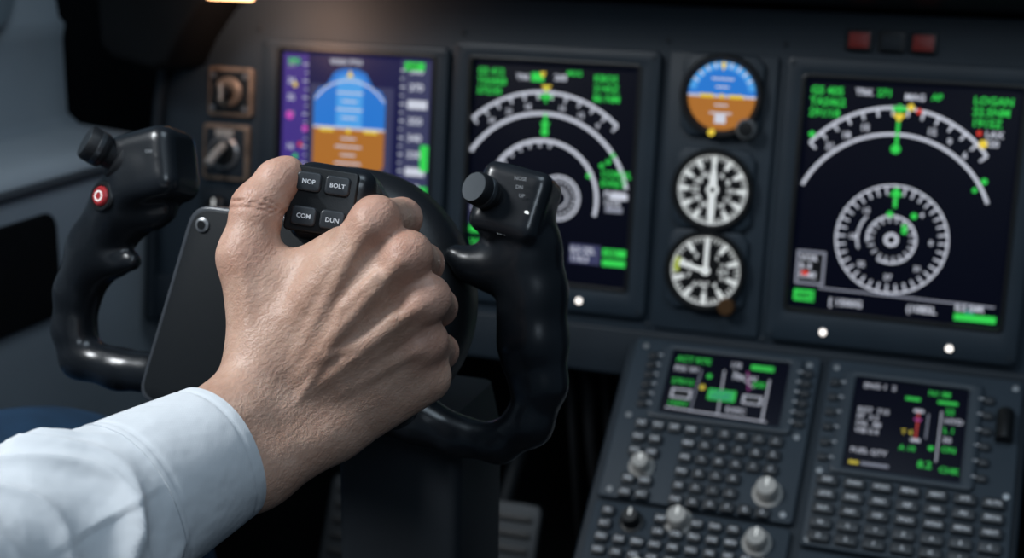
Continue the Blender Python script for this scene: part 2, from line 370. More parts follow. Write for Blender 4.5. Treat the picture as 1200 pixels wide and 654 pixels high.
# ------------------------------------------------------------------ pedestal with two control display units
b=MB()
b.rbox(-8,336,-460,10,6,330,PANEL2,5,3)
b.done('center_pedestal',None,DF)
def keycap(b,x,z,w,h,t=None,m=None,yf=-6):
    b.rbox(x-w/2,x+w/2,z-h/2,z+h/2,yf,0,m or KEY,1.6,1.0,3)
    if t: b.text(t,x,z-1.5,3.0,'w',yf-.15,True)
def knob(b,x,z,r,m,h=14):
    b.lathe([(r+3,0),(r+3,1.5),(r+1.5,2.5),(r+.5,2.5),(r,4),(r*.92,h-1.5),(r*.8,h),(0,h)],(x,0,z),(0,-1,0),m,24)
    b.rbox(x-.7,x+.7,z,z+r*.8,-h-.6,-h+.5,C['H'],.3,.2)
def cdu(x0,x1,zb,sx0,sx1,sz0,sz1):
    e=empty('control_display_unit',DF); b=MB()
    b.rbox(x0,x1,zb,9,-1,8,PANEL,4,1.5)
    b.ring((sx0-12,sx1+12,sz0-7,sz1+8,5),(sx0-1,sx1+1,sz0-1,sz1+1,2),-5,-1,BEZEL,1.5,-1.5)
    b.rbox(sx0-1,sx1+1,sz0-1,sz1+1,-1.8,-.5,SCREENGL,1,.2)
    for i in range(6):
        z=sz1-7-i*(sz1-sz0-10)/5.2
        keycap(b,sx0-18,z,8,6.5,None,KEY,-5); keycap(b,sx1+17.5,z,8,6.5,None,KEY,-5)
        b.rect(sx0-13,z-.4,sx0-9,z+.4,'w',-5.3); b.rect(sx1+9,z-.4,sx1+13,z+.4,'w',-5.3)
    return e,b
e,b=cdu(0,164,-152,37,138,-65,-3)
knobs=[(32,-120,8,KNOBW)]
L='INIT REF RTE DEP ARR ALTN VNAV FIX LEGS HOLD PROG EXEC MENU NAV PREV NEXT'.split()
q=0
for ri,z in enumerate((-80,-93.5,-107,-120.5,-134,-147)):
    for ci in range(9):
        x=24+ci*14.4
        if any(abs(x-k_[0])<12 and abs(z-k_[1])<12 for k_ in knobs) or (abs(x-140)<16 and abs(z+128)<12): continue
        if ci in(2,) and ri>0: continue
        q+=1; t=chr(65+q%26) if ci>3 else L[q%len(L)][:3]
        keycap(b,x,z,11.2,9,t,KEYL if ri==0 else KEY)
for k_ in knobs: knob(b,*k_)
knob(b,140,-128,9.5,KNOBW,16)
for x in(10,155):
    for z in (0,-72,-145): b.lathe([(2.6,0),(2.6,.9),(0,1.1)],(x,-1,z),(0,-1,0),METAL,12)
b.done('keyboard',e,I4)
d=MB(); Y=-2.2
Cfull=dict(C)
C['W']=glow('page_white',(.55,.58,.68),.7); C['G']=glow('page_green',(.035,.62,.08),.75); C['Y']=glow('page_yellow',(.60,.50,.05),.8); C['M']=glow('page_magenta',(.40,.06,.32),.7); C['A']=glow('page_grey',(.20,.22,.28),.8); C['R']=glow('page_red',(.55,.05,.04),.8)
d.text('ACT RTE',40,-12,5.4,'G',Y-.1); d.text('1/2',88,-12,5.4,'W',Y-.1); d.rect(106,-12,126,-7,'G',Y)
d.line(84,-16,86,-62,1.2,'W',Y); d.line(64,-18,62,-62,1.1,'A',Y)
d.line(40,-60,128,-62,1.4,'W',Y); d.line(124,-20,124,-62,1.4,'W',Y); d.line(92,-16,112,-30,1.2,'W',Y); d.line(104,-14,108,-34,1.0,'M',Y)
for x,z,c_ in ((40,-22,'W'),(92,-24,'W')): d.text('FIX '+c_,x,z,5.4,c_,Y-.1)
d.rect(74,-47,98,-36,'G',Y-.1); d.rect(76,-45.5,96,-37.5,'T',Y-.15); d.text('RW28',77,-44,5.6,'G',Y-.2); d.rect(104,-47,121,-38,'W',Y-.1); d.rect(106,-45.5,119,-39.5,'K',Y-.15)
d.rect(42,-50,60,-40,'W',Y-.1); d.rect(44,-48.5,58,-41.5,'K',Y-.15); d.disc(68,-36,2.6,'Y',Y-.2); d.disc(72,-24,2.2,'G',Y-.2)
d.text('270/12',40,-35,5,'G',Y-.1); d.text('LNAV',42,-57,4.6,'G',Y-.1); d.text('EXEC',92,-57,5,'W',Y-.1); d.text('350',110,-29,5.4,'G',Y-.1)
d.done('display_page',e,I4,smooth=False)
e,b=cdu(172,330,-168,197,287,-94,-8)
q=0
for ri,z in enumerate((-109,-122,-135,-148,-160)):
    for ci in range(7):
        x=186+ci*21.5; q+=1
        keycap(b,x,z,17,8.8,L[(q*3)%len(L)][:4] if ri<3 else chr(65+q%26),KEYL if ri%2 else KEY)
b.lathe([(7,0),(7,26),(6,28),(0,28)],(318,-6,-52),(0,0,1),BLACK,24)
for x in(178,324):
    for z in (1,-100,-163): b.lathe([(2.6,0),(2.6,.9),(0,1.1)],(x,-1,z),(0,-1,0),METAL,12)
b.done('keyboard',e,I4)
d=MB()
txtblock(d,203,-16,4.8,['ENG 1  2'],'W'); d.text('N1 88',256,-16,4.8,'G',Y); d.rect(264,-23,280,-20,'G',Y); d.rect(238,-23,250,-20,'G',Y)
txtblock(d,201,-40,4.6,['EGT  715','FF  3.2','OIL  88','VIB 0.4'],'W')
d.line(250,-34,250,-60,1.4,'R',Y); d.line(258,-34,258,-58,1.2,'A',Y); d.line(268,-30,268,-78,1.0,'W',Y); d.rect(247,-42,253,-40,'M',Y-.1); d.rect(246,-34,254,-31,'W',Y-.1); d.rect(246,-62,254,-59,'W',Y-.1)
for i in range(5): d.text(['22','HYD','L 1','30','ON'][i],271,-32-i*9,5,'G' if i%2==0 else 'W',Y)
d.text('8.2',254,-85,6.4,'G',Y); d.text('CHK',271,-87,5.2,'G',Y); d.text('FUEL QTY',200,-79,4.6,'W',Y); d.rect(200,-90,208,-87,'Y',Y-.1); d.rect(210,-90,232,-87,'A',Y-.1)
d.text('A 10',238,-71,4.6,'G',Y); d.text('T 4',238,-56,4.6,'Y',Y); d.disc(263,-66,2.2,'G',Y)
d.done('display_page',e,I4,smooth=False)
C=Cfull
# lower radio panels
e=empty('radio_control_panel',DF); b=MB(); b.rbox(0,164,-300,-156,-1,8,PANEL,4,1.5)
KK=((73,-165,9,KNOBW),(139,-173,9,KNOBW),(35,-172,7.5,BLACK),(50,-215,8,KNOBW),(120,-222,8,KNOBW))
for x,z,r,m_ in KK: knob(b,x,z,r,m_,15)
for ri,z in enumerate((-166,-178,-190,-202,-230,-244)):
    for ci in range(10):
        x=14+ci*15
        if any(abs(x-a[0])<14 and abs(z-a[1])<13 for a in KK): continue
        keycap(b,x,z,11,8.5,L[(ri*5+ci)%len(L)][:3])
b.done('panel',e,I4)
e=empty('radio_control_panel',DF); b=MB(); b.rbox(172,330,-300,-172,-1,8,PANEL,4,1.5)
for x,z,r in ((196,-192,9),(308,-196,9),(250,-240,10)): knob(b,x,z,r,KNOBW,15)
b.rbox(220,284,-202,-182,-3,-1,BLACK,2,.6); b.text('118.300',226,-196,8,'A',-3.4)
for ri,z in enumerate((-214,-228,-262)):
    for ci in range(8):
        x=186+ci*19
        if abs(x-250)<16 and abs(z+240)<16: continue
        keycap(b,x,z,14,9,L[(ri*7+ci)%len(L)][:3])
b.done('panel',e,I4)

# ------------------------------------------------------------------ surface nets from signed distance
def grid(lo,hi,h):
    return [np.arange(lo[i],hi[i]+h,h,dtype=np.float32) for i in range(3)]
def seg(G,a,b,ra,rb):
    X,Yy,Z=G; ax,ay,az=a; dx,dy,dz=b[0]-ax,b[1]-ay,b[2]-az
    L2=dx*dx+dy*dy+dz*dz+1e-9
    px,py,pz=X-ax,Yy-ay,Z-az
    t=np.clip((px*dx+py*dy+pz*dz)/L2,0,1)
    return np.sqrt((px-t*dx)**2+(py-t*dy)**2+(pz-t*dz)**2)-(ra+t*(rb-ra))
def rboxd(G,c,hf,r,rot=None):
    X,Yy,Z=G; x,y,z=X-c[0],Yy-c[1],Z-c[2]
    if rot is not None:
        Rm=rot.transposed(); x,y,z=[Rm[i][0]*x+Rm[i][1]*y+Rm[i][2]*z for i in range(3)]
    qx,qy,qz=np.abs(x)-hf[0]+r,np.abs(y)-hf[1]+r,np.abs(z)-hf[2]+r
    return np.sqrt(np.maximum(qx,0)**2+np.maximum(qy,0)**2+np.maximum(qz,0)**2)+np.minimum(np.maximum(qx,np.maximum(qy,qz)),0)-r
def smin(a,b,k):
    h=np.maximum(k-np.abs(a-b),0)/k
    return np.minimum(a,b)-h*h*k*.25
def smax(a,b,k): return -smin(-a,-b,k)
def nets(F,lo,h):
    ins=F<0; n=[s-1 for s in F.shape]
    s=np.zeros(n,np.int8)
    for i in(0,1):
        for j in(0,1):
            for k in(0,1): s+=ins[i:i+n[0],j:j+n[1],k:k+n[2]]
    act=(s>0)&(s<8); ai=np.argwhere(act); N=len(ai)
    idx=-np.ones(n,np.int64); idx[act]=np.arange(N)
    acc=np.zeros((N,3)); cnt=np.zeros(N)
    cor=[(i,j,k) for i in(0,1) for j in(0,1) for k in(0,1)]
    val={c:F[ai[:,0]+c[0],ai[:,1]+c[1],ai[:,2]+c[2]] for c in cor}
    for c in cor:
        for a in range(3):
            if c[a]==0:
                d_=list(c); d_[a]=1; d_=tuple(d_); fa,fb=val[c],val[d_]; m_=(fa<0)!=(fb<0)
                t=fa[m_]/(fa[m_]-fb[m_]); P=np.array(c,float)[None,:].repeat(len(t),0); P[:,a]+=t
                acc[m_]+=P; cnt[m_]+=1
    V=(ai+acc/cnt[:,None])*h+np.array(lo)
    Fs=[]
    for a in range(3):
        b_,c_=(a+1)%3,(a+2)%3
        A=np.moveaxis(ins,(a,b_,c_),(0,1,2)); I=np.moveaxis(idx,(a,b_,c_),(0,1,2))
        ch=A[:-1,1:-1,1:-1]!=A[1:,1:-1,1:-1]; q=np.argwhere(ch); o=A[:-1,1:-1,1:-1][ch]
        i,j,k=q[:,0],q[:,1]+1,q[:,2]+1
        Q=np.stack([I[i,j-1,k-1],I[i,j,k-1],I[i,j,k],I[i,j-1,k]],1)
        Q[~o]=Q[~o][:,::-1]; Fs.append(Q)
    return V,np.concatenate(Fs)
def sdf_obj(name,fn,lo,hi,h,mats,parent,smooth=3):
    ax=grid(lo,hi,h); G=(ax[0][:,None,None],ax[1][None,:,None],ax[2][None,None,:])
    F=fn(G).astype(np.float32); V,Q=nets(F,lo,h)
    me=bpy.data.meshes.new(name); me.from_pydata((V*S).tolist(),[],Q.tolist()); 
    me.polygons.foreach_set('use_smooth',[True]*len(me.polygons)); me.update()
    for m_ in mats: me.materials.append(m_)
    o=bpy.data.objects.new(name,me); col.objects.link(o); o.parent=parent
    if smooth:
        md=o.modifiers.new('smooth','SMOOTH'); md.iterations=smooth; md.factor=.5
    return o,V

# ------------------------------------------------------------------ control yoke
yk=empty('control_yoke',YF)
def chain(G,pts,k):
    F=None
    for a,b_ in zip(pts[:-1],pts[1:]):
        s_=seg(G,a[:3],b_[:3],a[3],b_[3]); F=s_ if F is None else smin(F,s_,k)
    return F
def yoke_right(G):
    F=chain(G,[(104,-4,62,17),(110,-2,43,18),(115,0,19,18.5),(119,0,-8,18),(125,0,-31,14),(120,0,-54,13),(104,0,-68,11),(80,0,-68,11),(54,0,-62,14),(20,0,-52,22)],5)
    F=smin(F,rboxd(G,(102,-6,65),(20,17,20),7,Matrix.Rotation(rad(8),3,'Y')@Matrix.Rotation(rad(-14),3,'X')),4)
    F=smin(F,chain(G,[(104,-2,33,17),(90,-3,30,13.5),(78,-4,30,9.5),(69,-5,34,6)],5),9)
    F=smin(F,seg(G,(107,-6,6),(109,-6,-12),9,9),6)
    F=smin(F,seg(G,(112,-4,-22),(115,-4,-32),9,7),5)
    return F
def yoke_left(G):
    F=chain(G,[(-130,-2,58,19),(-147,-2,38,20),(-166,0,10,18),(-178,0,-19,14),(-179,0,-43,13),(-172,0,-60,13),(-145,0,-63,12.5),(-109,0,-61,13),(-60,0,-50,18),(-15,0,-40,22)],5)
    F=smin(F,rboxd(G,(-128,-4,62),(23,19,22),10,Matrix.Rotation(rad(-18),3,'Y')@Matrix.Rotation(rad(-10),3,'X')),6)
    F=smin(F,chain(G,[(-145,-2,34,14),(-126,-3,36,10),(-118,-3,38,7)],4),6)
    F=smin(F,chain(G,[(-168,-2,-3,12),(-150,-4,2,8),(-138,-5,5,6)],4),8)
    return F
sdf_obj('right_horn',yoke_right,(-10,-40,-95),(160,40,100),1.5,[YOKE],yk,6)
sdf_obj('left_horn',yoke_left,(-210,-40,-95),(10,40,105),1.6,[YOKE],yk,6)
b=MB()
b.lathe([(0,-30),(70,-30),(76,-22),(77,-6),(75,4),(68,12),(55,17),(0,19)],(0,0,-1),(0,-1,0),HUBM,96)
b.lathe([(60,16),(61,17.5),(59,19.5),(56,17),(0,17)],(0,0,-1),(0,-1,0),BLACK,64)
b.done('hub',yk,I4)
b=MB()
def rpoly(P,r,n=6):
    o=[]; m_=len(P)
    for i in range(m_):
        p0,p1,p2=Vector(P[i-1]),Vector(P[i]),Vector(P[(i+1)%m_])
        a=p1+(p0-p1).normalized()*r; c=p1+(p2-p1).normalized()*r
        for t in range(n+1):
            t/=n; q_=a*(1-t)**2+p1*2*t*(1-t)+c*t*t; o.append((q_.x,q_.y))
    return o
PL=[(20,46),(-84,46),(-112,-72),(20,-80)]
b.prism(rpoly(PL,12),-30,-20,mat('plate_edge_highlight',(.05,.056,.065),.3),1.6)  # bevel highlight painted in as a lighter rim colour
b.prism(rpoly([(18,43.8),(-81.6,43.8),(-109,-69.4),(18,-77.4)],11),-30.8,-29,mat('plate_face',(.008,.010,.012),.5,bump=.2,bscale=1200,spec=.35),.5)
b.lathe([(4.2,0),(4.2,1),(3.2,1.6),(0,1.6)],(-76,-30.8,35),(0,-1,0),METAL,18)
b.lathe([(2.6,0),(2.6,.4),(0,.4)],(-76,-32.3,35),(0,-1,0),BLACK,18)
b.lathe([(14,0),(14,8),(10,10),(0,10)],(-40,-20,-40),(0,1,0),HUBM,18)
b.done('clip_plate',yk,I4)
HB=mat('hat_black',(.008,.009,.011),.48,spec=.35); HRG=mat('hat_ring',(.10,.11,.12),.3,metal=.8); HF_=mat('hat_face',(.004,.005,.006),.7,spec=.15)
def hat(o,ax,r):
    b=MB(); b.lathe([(r*1.25,-6),(r*1.25,0),(r*1.15,2),(r*.8,2.5),(r*.8,7),(r*.95,8.5),(r,10),(r,19),(r*.88,21),(r*.7,21),(r*.62,19.6),(r*.5,19.2)],o,ax,HB,36)
    b.lathe([(r*.6,19.0),(r*.56,19.4),(0,19.3)],o,ax,HF_,36)
    b.lathe([(r*.96,11.6),(r*1.02,12),(r*1.02,14.6),(r*.96,15)],o,ax,HRG,36)
    b.lathe([(r*.70,21.05),(r*.88,21.1),(r*.90,20.6)],o,ax,HRG,36)
    b.done('hat_switch',yk,I4)
hat((-147,-14,66),(-.62,-.62,.40),10.5)
hat((95,-16,68),(-.38,-.86,.30),9)
b=MB()
b.lathe([(9.5,-4),(9.5,1),(8.4,2.2),(6.8,2.2),(6.6,1),(0,1)],(-150,-21,43),(-.25,-1,.12),BLACK,32)
b.lathe([(6,0),(6,2.5),(5,3.6),(0,3.8)],(-150,-21,43),(-.25,-1,.12),mat('button_red',(.34,.02,.025),.35),28)
b.lathe([(3.2,3.7),(3.2,4.0),(2.4,4.0),(2.4,3.7)],(-150,-21,43),(-.25,-1,.12),C['H'],20)
b.done('disconnect_button',yk,I4)
b=MB()
for i,(x,z) in enumerate(((111,80),(112,75.5),(114,71))):
    b.text(['NOSE','DN','UP'][i],x-5,z,1.9,'l',-25.6+i*.8)
b.text('MIC',99,50,2.0,'l',-24.2); b.lathe([(1.4,0),(1.4,.6),(0,.7)],(114,-23,63),(0,-1,0),C['H'],12); b.lathe([(1.6,0),(1.6,.6),(0,.7)],(114,-22.6,57),(0,-1,0),METAL,12)
b.text('OFF',-120,72,2.0,'l',-27)
b.done('legend',yk,I4)
ci=YF.inverted()
b=MB()
def cl(z,gx=0): return [(x,y,z*1000) for x,y in rrect(70-gx,148+gx,-520-gx,-440+gx,8)]
b.loops([cl(.30,14),cl(.34,14),cl(.36,4),cl(.70),cl(1.03),cl(1.06,-5)],mat('column_grey',(.010,.013,.017),.55,var=.2))
o=b.done('control_column',yk); o.matrix_local=ci
gm=ci@HF
g=empty('center_grip',I4); g.parent=yk; g.matrix_local=gm
def gripf(G):
    F=seg(G,(-12,58,-46),(20,-40,-44),17,17)
    F=smin(F,rboxd(G,(-8,60,-34),(21,20,25),9,Matrix.Rotation(rad(-9),3,'Z')@Matrix.Rotation(rad(6),3,'Y')),6)
    F=smin(F,seg(G,(14,0,-48),(22,-12,-100),20,24),8)
    F=smin(F,seg(G,(2,58,-44),(20,30,-90),18,22),8)
    return F
sdf_obj('grip_body',gripf,(-50,-75,-125),(60,95,5),1.6,[YOKE],g)
b=MB()
def rotbox(mb,cx,cy,zf,w,h,ang,m_,t=None,d_=4):
    k=MB(); k.rbox(-w/2,w/2,-h/2,h/2,-d_,0,m_,2.2,1.1,4)
    if t: k.text(t,0,-1.1,2.2,'w',-d_-.12,True)
    ca,sa=math.cos(rad(ang)),math.sin(rad(ang))
    vs=[(cx+x*ca-z*sa,cy+x*sa+z*ca,zf-y) for x,y,z in k.v]
    o_=len(mb.v); mb.v+=vs
    for f,mi in zip(k.f,k.mi): mb.f.append(tuple(i+o_ for i in f)); mb.mi.append(mb.m(k.mats[mi]))
rotbox(b,-11,61,-10,34,33,-9,BLACK,None,2.5)
for i,(x,y,t) in enumerate(((-7.2,8.6,'NOP'),(7.2,8.6,'BOLT'),(-7.2,-8.6,'COM'),(7.2,-8.6,'DUN'))):
    a=rad(-9); rotbox(b,-11+x*math.cos(a)-y*math.sin(a),61+x*math.sin(a)+y*math.cos(a),-7.5,12.6,9.6,-9,KEYL,t,3.0)
o=b.done('button_pad',g,I4)

# ------------------------------------------------------------------ pilot : hand + forearm
pilot=empty('pilot',HF)
skin=bpy.data.materials.new('skin'); skin.use_nodes=True; nt=skin.node_tree; bs=nt.nodes['Principled BSDF']
tc=nt.nodes.new('ShaderNodeTexCoord')
def N(t): return nt.nodes.new(t)
n1=N('ShaderNodeTexNoise'); n1.inputs['Scale'].default_value=45; n1.inputs['Detail'].default_value=8
n1.inputs['Roughness'].default_value=.62
r1=N('ShaderNodeValToRGB'); r1.color_ramp.elements[0].position=.30; r1.color_ramp.elements[1].position=.72
r1.color_ramp.elements[0].color=(.38,.215,.150,1); r1.color_ramp.elements[1].color=(.57,.375,.285,1)
at=N('ShaderNodeAttribute'); at.attribute_name='flush'
mx=N('ShaderNodeMix'); mx.data_type='RGBA'; mx.inputs[7].default_value=(.52,.24,.175,1)
nt.links.new(tc.outputs['Object'],n1.inputs['Vector']); nt.links.new(n1.outputs['Fac'],r1.inputs['Fac'])
mm=N('ShaderNodeMath'); mm.operation='MULTIPLY'; mm.inputs[1].default_value=.45; nt.links.new(at.outputs['Fac'],mm.inputs[0])
nt.links.new(mm.outputs[0],mx.inputs[0]); nt.links.new(r1.outputs['Color'],mx.inputs[6]); nt.links.new(mx.outputs[2],bs.inputs['Base Color'])
bs.inputs['Roughness'].default_value=.48; bs.inputs['Specular IOR Level'].default_value=.42
bs.inputs['Subsurface Weight'].default_value=.10; bs.inputs['Subsurface Radius'].default_value=(.005,.002,.001); bs.inputs['Subsurface Scale'].default_value=1
v1=N('ShaderNodeTexVoronoi'); v1.inputs['Scale'].default_value=620; v1.feature='DISTANCE_TO_EDGE'
nt.links.new(tc.outputs['Object'],v1.inputs['Vector'])
n2=N('ShaderNodeTexNoise'); n2.inputs['Scale'].default_value=150; n2.inputs['Detail'].default_value=6; nt.links.new(tc.outputs['Object'],n2.inputs['Vector'])
wv=N('ShaderNodeTexWave'); wv.inputs['Scale'].default_value=85; wv.inputs['Distortion'].default_value=10; wv.inputs['Detail'].default_value=4; wv.inputs['Detail Scale'].default_value=2.2
mp2=N('ShaderNodeMapping'); mp2.inputs['Rotation'].default_value=(0,0,rad(45)); nt.links.new(tc.outputs['Object'],mp2.inputs['Vector']); nt.links.new(mp2.outputs['Vector'],wv.inputs['Vector'])
b1=N('ShaderNodeBump'); b1.inputs['Strength'].default_value=.34; b1.inputs['Distance'].default_value=.0005
b2=N('ShaderNodeBump'); b2.inputs['Strength'].default_value=.45; b2.inputs['Distance'].default_value=.0011
b3=N('ShaderNodeBump'); b3.inputs['Strength'].default_value=.14; b3.inputs['Distance'].default_value=.0008
nt.links.new(v1.outputs['Distance'],b1.inputs['Height']); nt.links.new(n2.outputs['Fac'],b2.inputs['Height']); nt.links.new(wv.outputs['Fac'],b3.inputs['Height'])
nt.links.new(b1.outputs['Normal'],b2.inputs['Normal']); nt.links.new(b2.outputs['Normal'],b3.inputs['Normal']); nt.links.new(b3.outputs['Normal'],bs.inputs['Normal'])

MCP=[(18.5,50,18),(34,33.5,20),(43,13,15),(41.5,-8,5)]
BASE=[(-30,-12,8),(-21,-22,9),(-13,-32,6),(-5,-42,0)]
PIP=[(28,53,-20),(39,30,-22),(46,8,-26),(47,-15,-31)]
DIP=[(20,50,-48),(30,27,-50),(36,4,-52),(36,-19,-54)]
TIP=[(2,46,-66),(12,23,-70),(17,0,-72),(19,-21,-68)]
def handf(G):
    P=None
    def add(F,s_,k): return s_ if F is None else smin(F,s_,k)
    R0=[14,14,14,14]; R1=[12,11.6,11,10.6]
    for i in range(4): P=add(P,seg(G,BASE[i],MCP[i],R0[i],R1[i]-.2),7.5)
    for s_ in (((-25,-30,-8),(22,32,-6),15,12),((6,-44,-7),(40,-26,-7),17,14),((-28,18,-1),(0,38,3),13.5,10),
               ((-34,-20,0),(-8,-49,-3),17,17),
               ((-36,-22,4),(-50,-45,24),17,19),((-7,-52,0),(-38,-67,24),16.5,19),((-24,-38,6),(-46,-57,26),15,18),
               ((-50,-45,24),(-125,-80,114),19,24),((-38,-67,24),(-112,-101,114),19,24)):
        P=smin(P,seg(G,*s_),9)
    T=seg(G,(-37,-18,4),(-46.5,33,0),16,13.6)
    T=smin(T,seg(G,(-32,-8,-8),(-40,24,-8),17,14),8)
    T=smin(T,seg(G,(-46.5,33,0),(-42.0,57,-4),13.2,12.4),8)
    T=smin(T,seg(G,(-42.0,57,-4),(-33,71,-9),12.4,10.8),6)
    T=smin(T,seg(G,(-33,71,-9),(-29,74.5,-12),10.8,9.6),3)
    P=smin(P,T,14)
    Fg=None
    rr=[(11.4,10.2,9.0,8.0),(11.2,10.2,9.2,8.2),(10.8,9.8,8.8,7.8),(10.2,9.2,8.2,7.2)]
    for i in range(4):
        f=seg(G,MCP[i],PIP[i],rr[i][0],rr[i][1]); f=smin(f,seg(G,PIP[i],DIP[i],rr[i][1],rr[i][2]),3); f=smin(f,seg(G,DIP[i],TIP[i],rr[i][2],rr[i][3]),3)
        Fg=f if Fg is None else smin(Fg,f,1.2)
    P=smin(P,Fg,4.5)
    for i,(x,y,z) in enumerate(MCP):
        P=smin(P,seg(G,(x-2,y-2,z+4.0),(x+1.5,y+1,z+3.2),9.2-i*.4,8.6-i*.4),4.5)
    for i,(a,c_) in enumerate(zip(((-22,-20,19.6),(-18,-25,20.8),(-13,-31,18.6),(-8,-37,13)),MCP)):
        P=smin(P,seg(G,a,(c_[0]-3,c_[1]-3,c_[2]+10.6),2.1,2.8),3.8)
    P=smin(P,seg(G,(-38,-30,20),(-46,28,11.6),2.6,2.4),5)
    for pl in (((-20,-38,21),(-4,-14,22.9),(4,8,25.4),(20,24,29.6)),((-4,-14,22.9),(14,-8,22.2),(28,4,25.0)),((-34,-40,25),(-26,-14,20.2),(-16,8,19.3),(0,24,23)),((-52,-52,43),(-34,-40,25))):
        for a,c_ in zip(pl[:-1],pl[1:]): P=smin(P,seg(G,a,c_,1.6,1.6),2.8)
    for (c0,ax_,R_,gr) in (((-42.0,56.5,-4),(.2,.9,-.2),13.0,.5),((-40.6,59.2,-5),(.3,.9,-.2),12.8,.4),((-42.6,53.8,-3.6),(.15,.9,-.2),13.2,.4)):
        v=Vector(ax_).normalized(); X,Yy,Z=G; x,y,z=X-c0[0],Yy-c0[1],Z-c0[2]; ta=x*v.x+y*v.y+z*v.z
        rr_=np.sqrt(np.maximum(x*x+y*y+z*z-ta*ta,0)); 
        ring=np.sqrt((rr_-R_)**2+ta**2)-gr
        P=smax(P,-ring,1.3)
    return P
ho,V=sdf_obj('hand_and_forearm',handf,(-150,-135,-88),(66,92,150),1.2,[skin],pilot,2)
kn=np.array(MCP+PIP+[(-42.5,57,-4),(-34,71,-10),(-46.5,33,0)]); dd=np.min(np.linalg.norm(V[:,None,:]-kn[None],axis=2),axis=1)
fl=np.clip(1-(dd-9)/11,0,1).astype(np.float32)
a_=ho.data.attributes.new('flush','FLOAT','POINT'); a_.data.foreach_set('value',fl)
b=MB(); nail=mat('nail',(.55,.37,.30),.28)
nc=Vector((-37.2,78.6,-15.5)); nn=Vector((-.60,.55,-.55)).normalized(); nl=Vector((.45,.8,-.3)); nl=(nl-nn*nl.dot(nn)).normalized(); nw=nn.cross(nl)
vs=[];fs=[]
for i in range(9):
    for j in range(9):
        u=(i-4)/4; w=(j-4)/4; uu=u*math.sqrt(1-w*w*.35); vs.append(tuple(nc+nl*uu*6.2+nw*w*5.4-nn*(w*w*2.8+u*u*.8)))
for i in range(8):
    for j in range(8): fs.append((i*9+j,i*9+j+1,i*9+j+10,i*9+j+9))
b.add(vs,fs,nail); b.done('thumb_nail',pilot,I4)

# ------------------------------------------------------------------ shirt sleeve
SHIRT=bpy.data.materials.new('shirt_cotton'); SHIRT.use_nodes=True; nt=SHIRT.node_tree; bs=nt.nodes['Principled BSDF']
bs.inputs['Base Color'].default_value=(.60,.63,.66,1); bs.inputs['Roughness'].default_value=.85; bs.inputs['Specular IOR Level'].default_value=.2
tc=nt.nodes.new('ShaderNodeTexCoord')
w1=nt.nodes.new('ShaderNodeTexWave'); w1.inputs['Scale'].default_value=420; w1.bands_direction='X'
w2=nt.nodes.new('ShaderNodeTexWave'); w2.inputs['Scale'].default_value=420; w2.bands_direction='Y'
ad=nt.nodes.new('ShaderNodeMath'); ad.operation='ADD'; bp=nt.nodes.new('ShaderNodeBump'); bp.inputs['Strength'].default_value=.12; bp.inputs['Distance'].default_value=.0003
nz=nt.nodes.new('ShaderNodeTexNoise'); nz.inputs['Scale'].default_value=26; nz.inputs['Detail'].default_value=3; nt.links.new(tc.outputs['Object'],nz.inputs['Vector'])
bp2=nt.nodes.new('ShaderNodeBump'); bp2.inputs['Strength'].default_value=.45; bp2.inputs['Distance'].default_value=.009
nt.links.new(nz.outputs['Fac'],bp2.inputs['Height'])
for w_ in(w1,w2): nt.links.new(tc.outputs['Object'],w_.inputs['Vector'])
nt.links.new(w1.outputs['Fac'],ad.inputs[0]); nt.links.new(w2.outputs['Fac'],ad.inputs[1]); nt.links.new(ad.outputs[0],bp.inputs['Height']); nt.links.new(bp2.outputs['Normal'],bp.inputs['Normal']); nt.links.new(bp.outputs['Normal'],bs.inputs['Normal'])
SP=[(-54,-60,35,34),(-83,-76,67,39),(-124,-100,118,46),(-163,-122,162,53),(-202,-136,205,60),(-262,-108,250,60),(-330,-30,290,64),(-400,40,320,70)]
def cr(P,t):
    i=min(int(t),len(P)-2); f=t-i
    g_=lambda k: np.array(P[max(0,min(len(P)-1,k))],float)
    p0,p1,p2,p3=g_(i-1),g_(i),g_(i+1),g_(i+2)
    if i==0: p0=2*p1-p2
    return .5*((2*p1)+(-p0+p2)*f+(2*p0-5*p1+4*p2-p3)*f*f+(-p0+3*p1-3*p2+p3)*f**3)
b=MB(); nseg=160; NS=320
sm=[cr(SP,(len(SP)-1)*(i/NS)) for i in range(NS+1)]
u=None; dist=0; rings=[]
for i,q_ in enumerate(sm):
    t=Vector((sm[min(i+1,NS)]-sm[max(i-1,0)])[:3]).normalized()
    if i: dist+=float(np.linalg.norm(sm[i][:3]-sm[i-1][:3]))
    u=(Vector((0,0,1)) if u is None else u); u=(u-t*u.dot(t)).normalized(); w=t.cross(u)
    rings.append((Vector(q_[:3]),u.copy(),w.copy(),float(q_[3]),dist))
def ridge(x): return (1-abs(math.sin(x)))**1.8
def fold(s_,th):
    k=min(1,max(0,(s_-50)/22))
    a=s_*.060+1.9*math.sin(th+.8)+.7*math.sin(2*th+s_*.02)
    c_=s_*.10-2.6*math.sin(th-.9)+.9*math.sin(3*th)
    e_=s_*.045+2.2*th+1.2*math.sin(s_*.04)
    f=6.5*ridge(a)+4.0*ridge(c_)+3.0*ridge(e_)+1.8*math.sin(3*th+s_*.05)-4.2
    return k*f
def ringv(r_,dr=0):
    c_,u_,w_,R_,s_=r_; o=[]
    for k in range(nseg):
        th=2*math.pi*k/nseg; rr=R_+dr+fold(s_,th)
        if s_<60: rr+=(.35*math.sin(5*th)+.8*math.sin(2*th+.5))*(1-max(0,(s_-45)/15))
        o.append(tuple(c_+(u_*math.cos(th)+w_*math.sin(th))*rr))
    return o
cuff=[r_ for r_ in rings if r_[4]<=54]; rest=[r_ for r_ in rings if r_[4]>50]
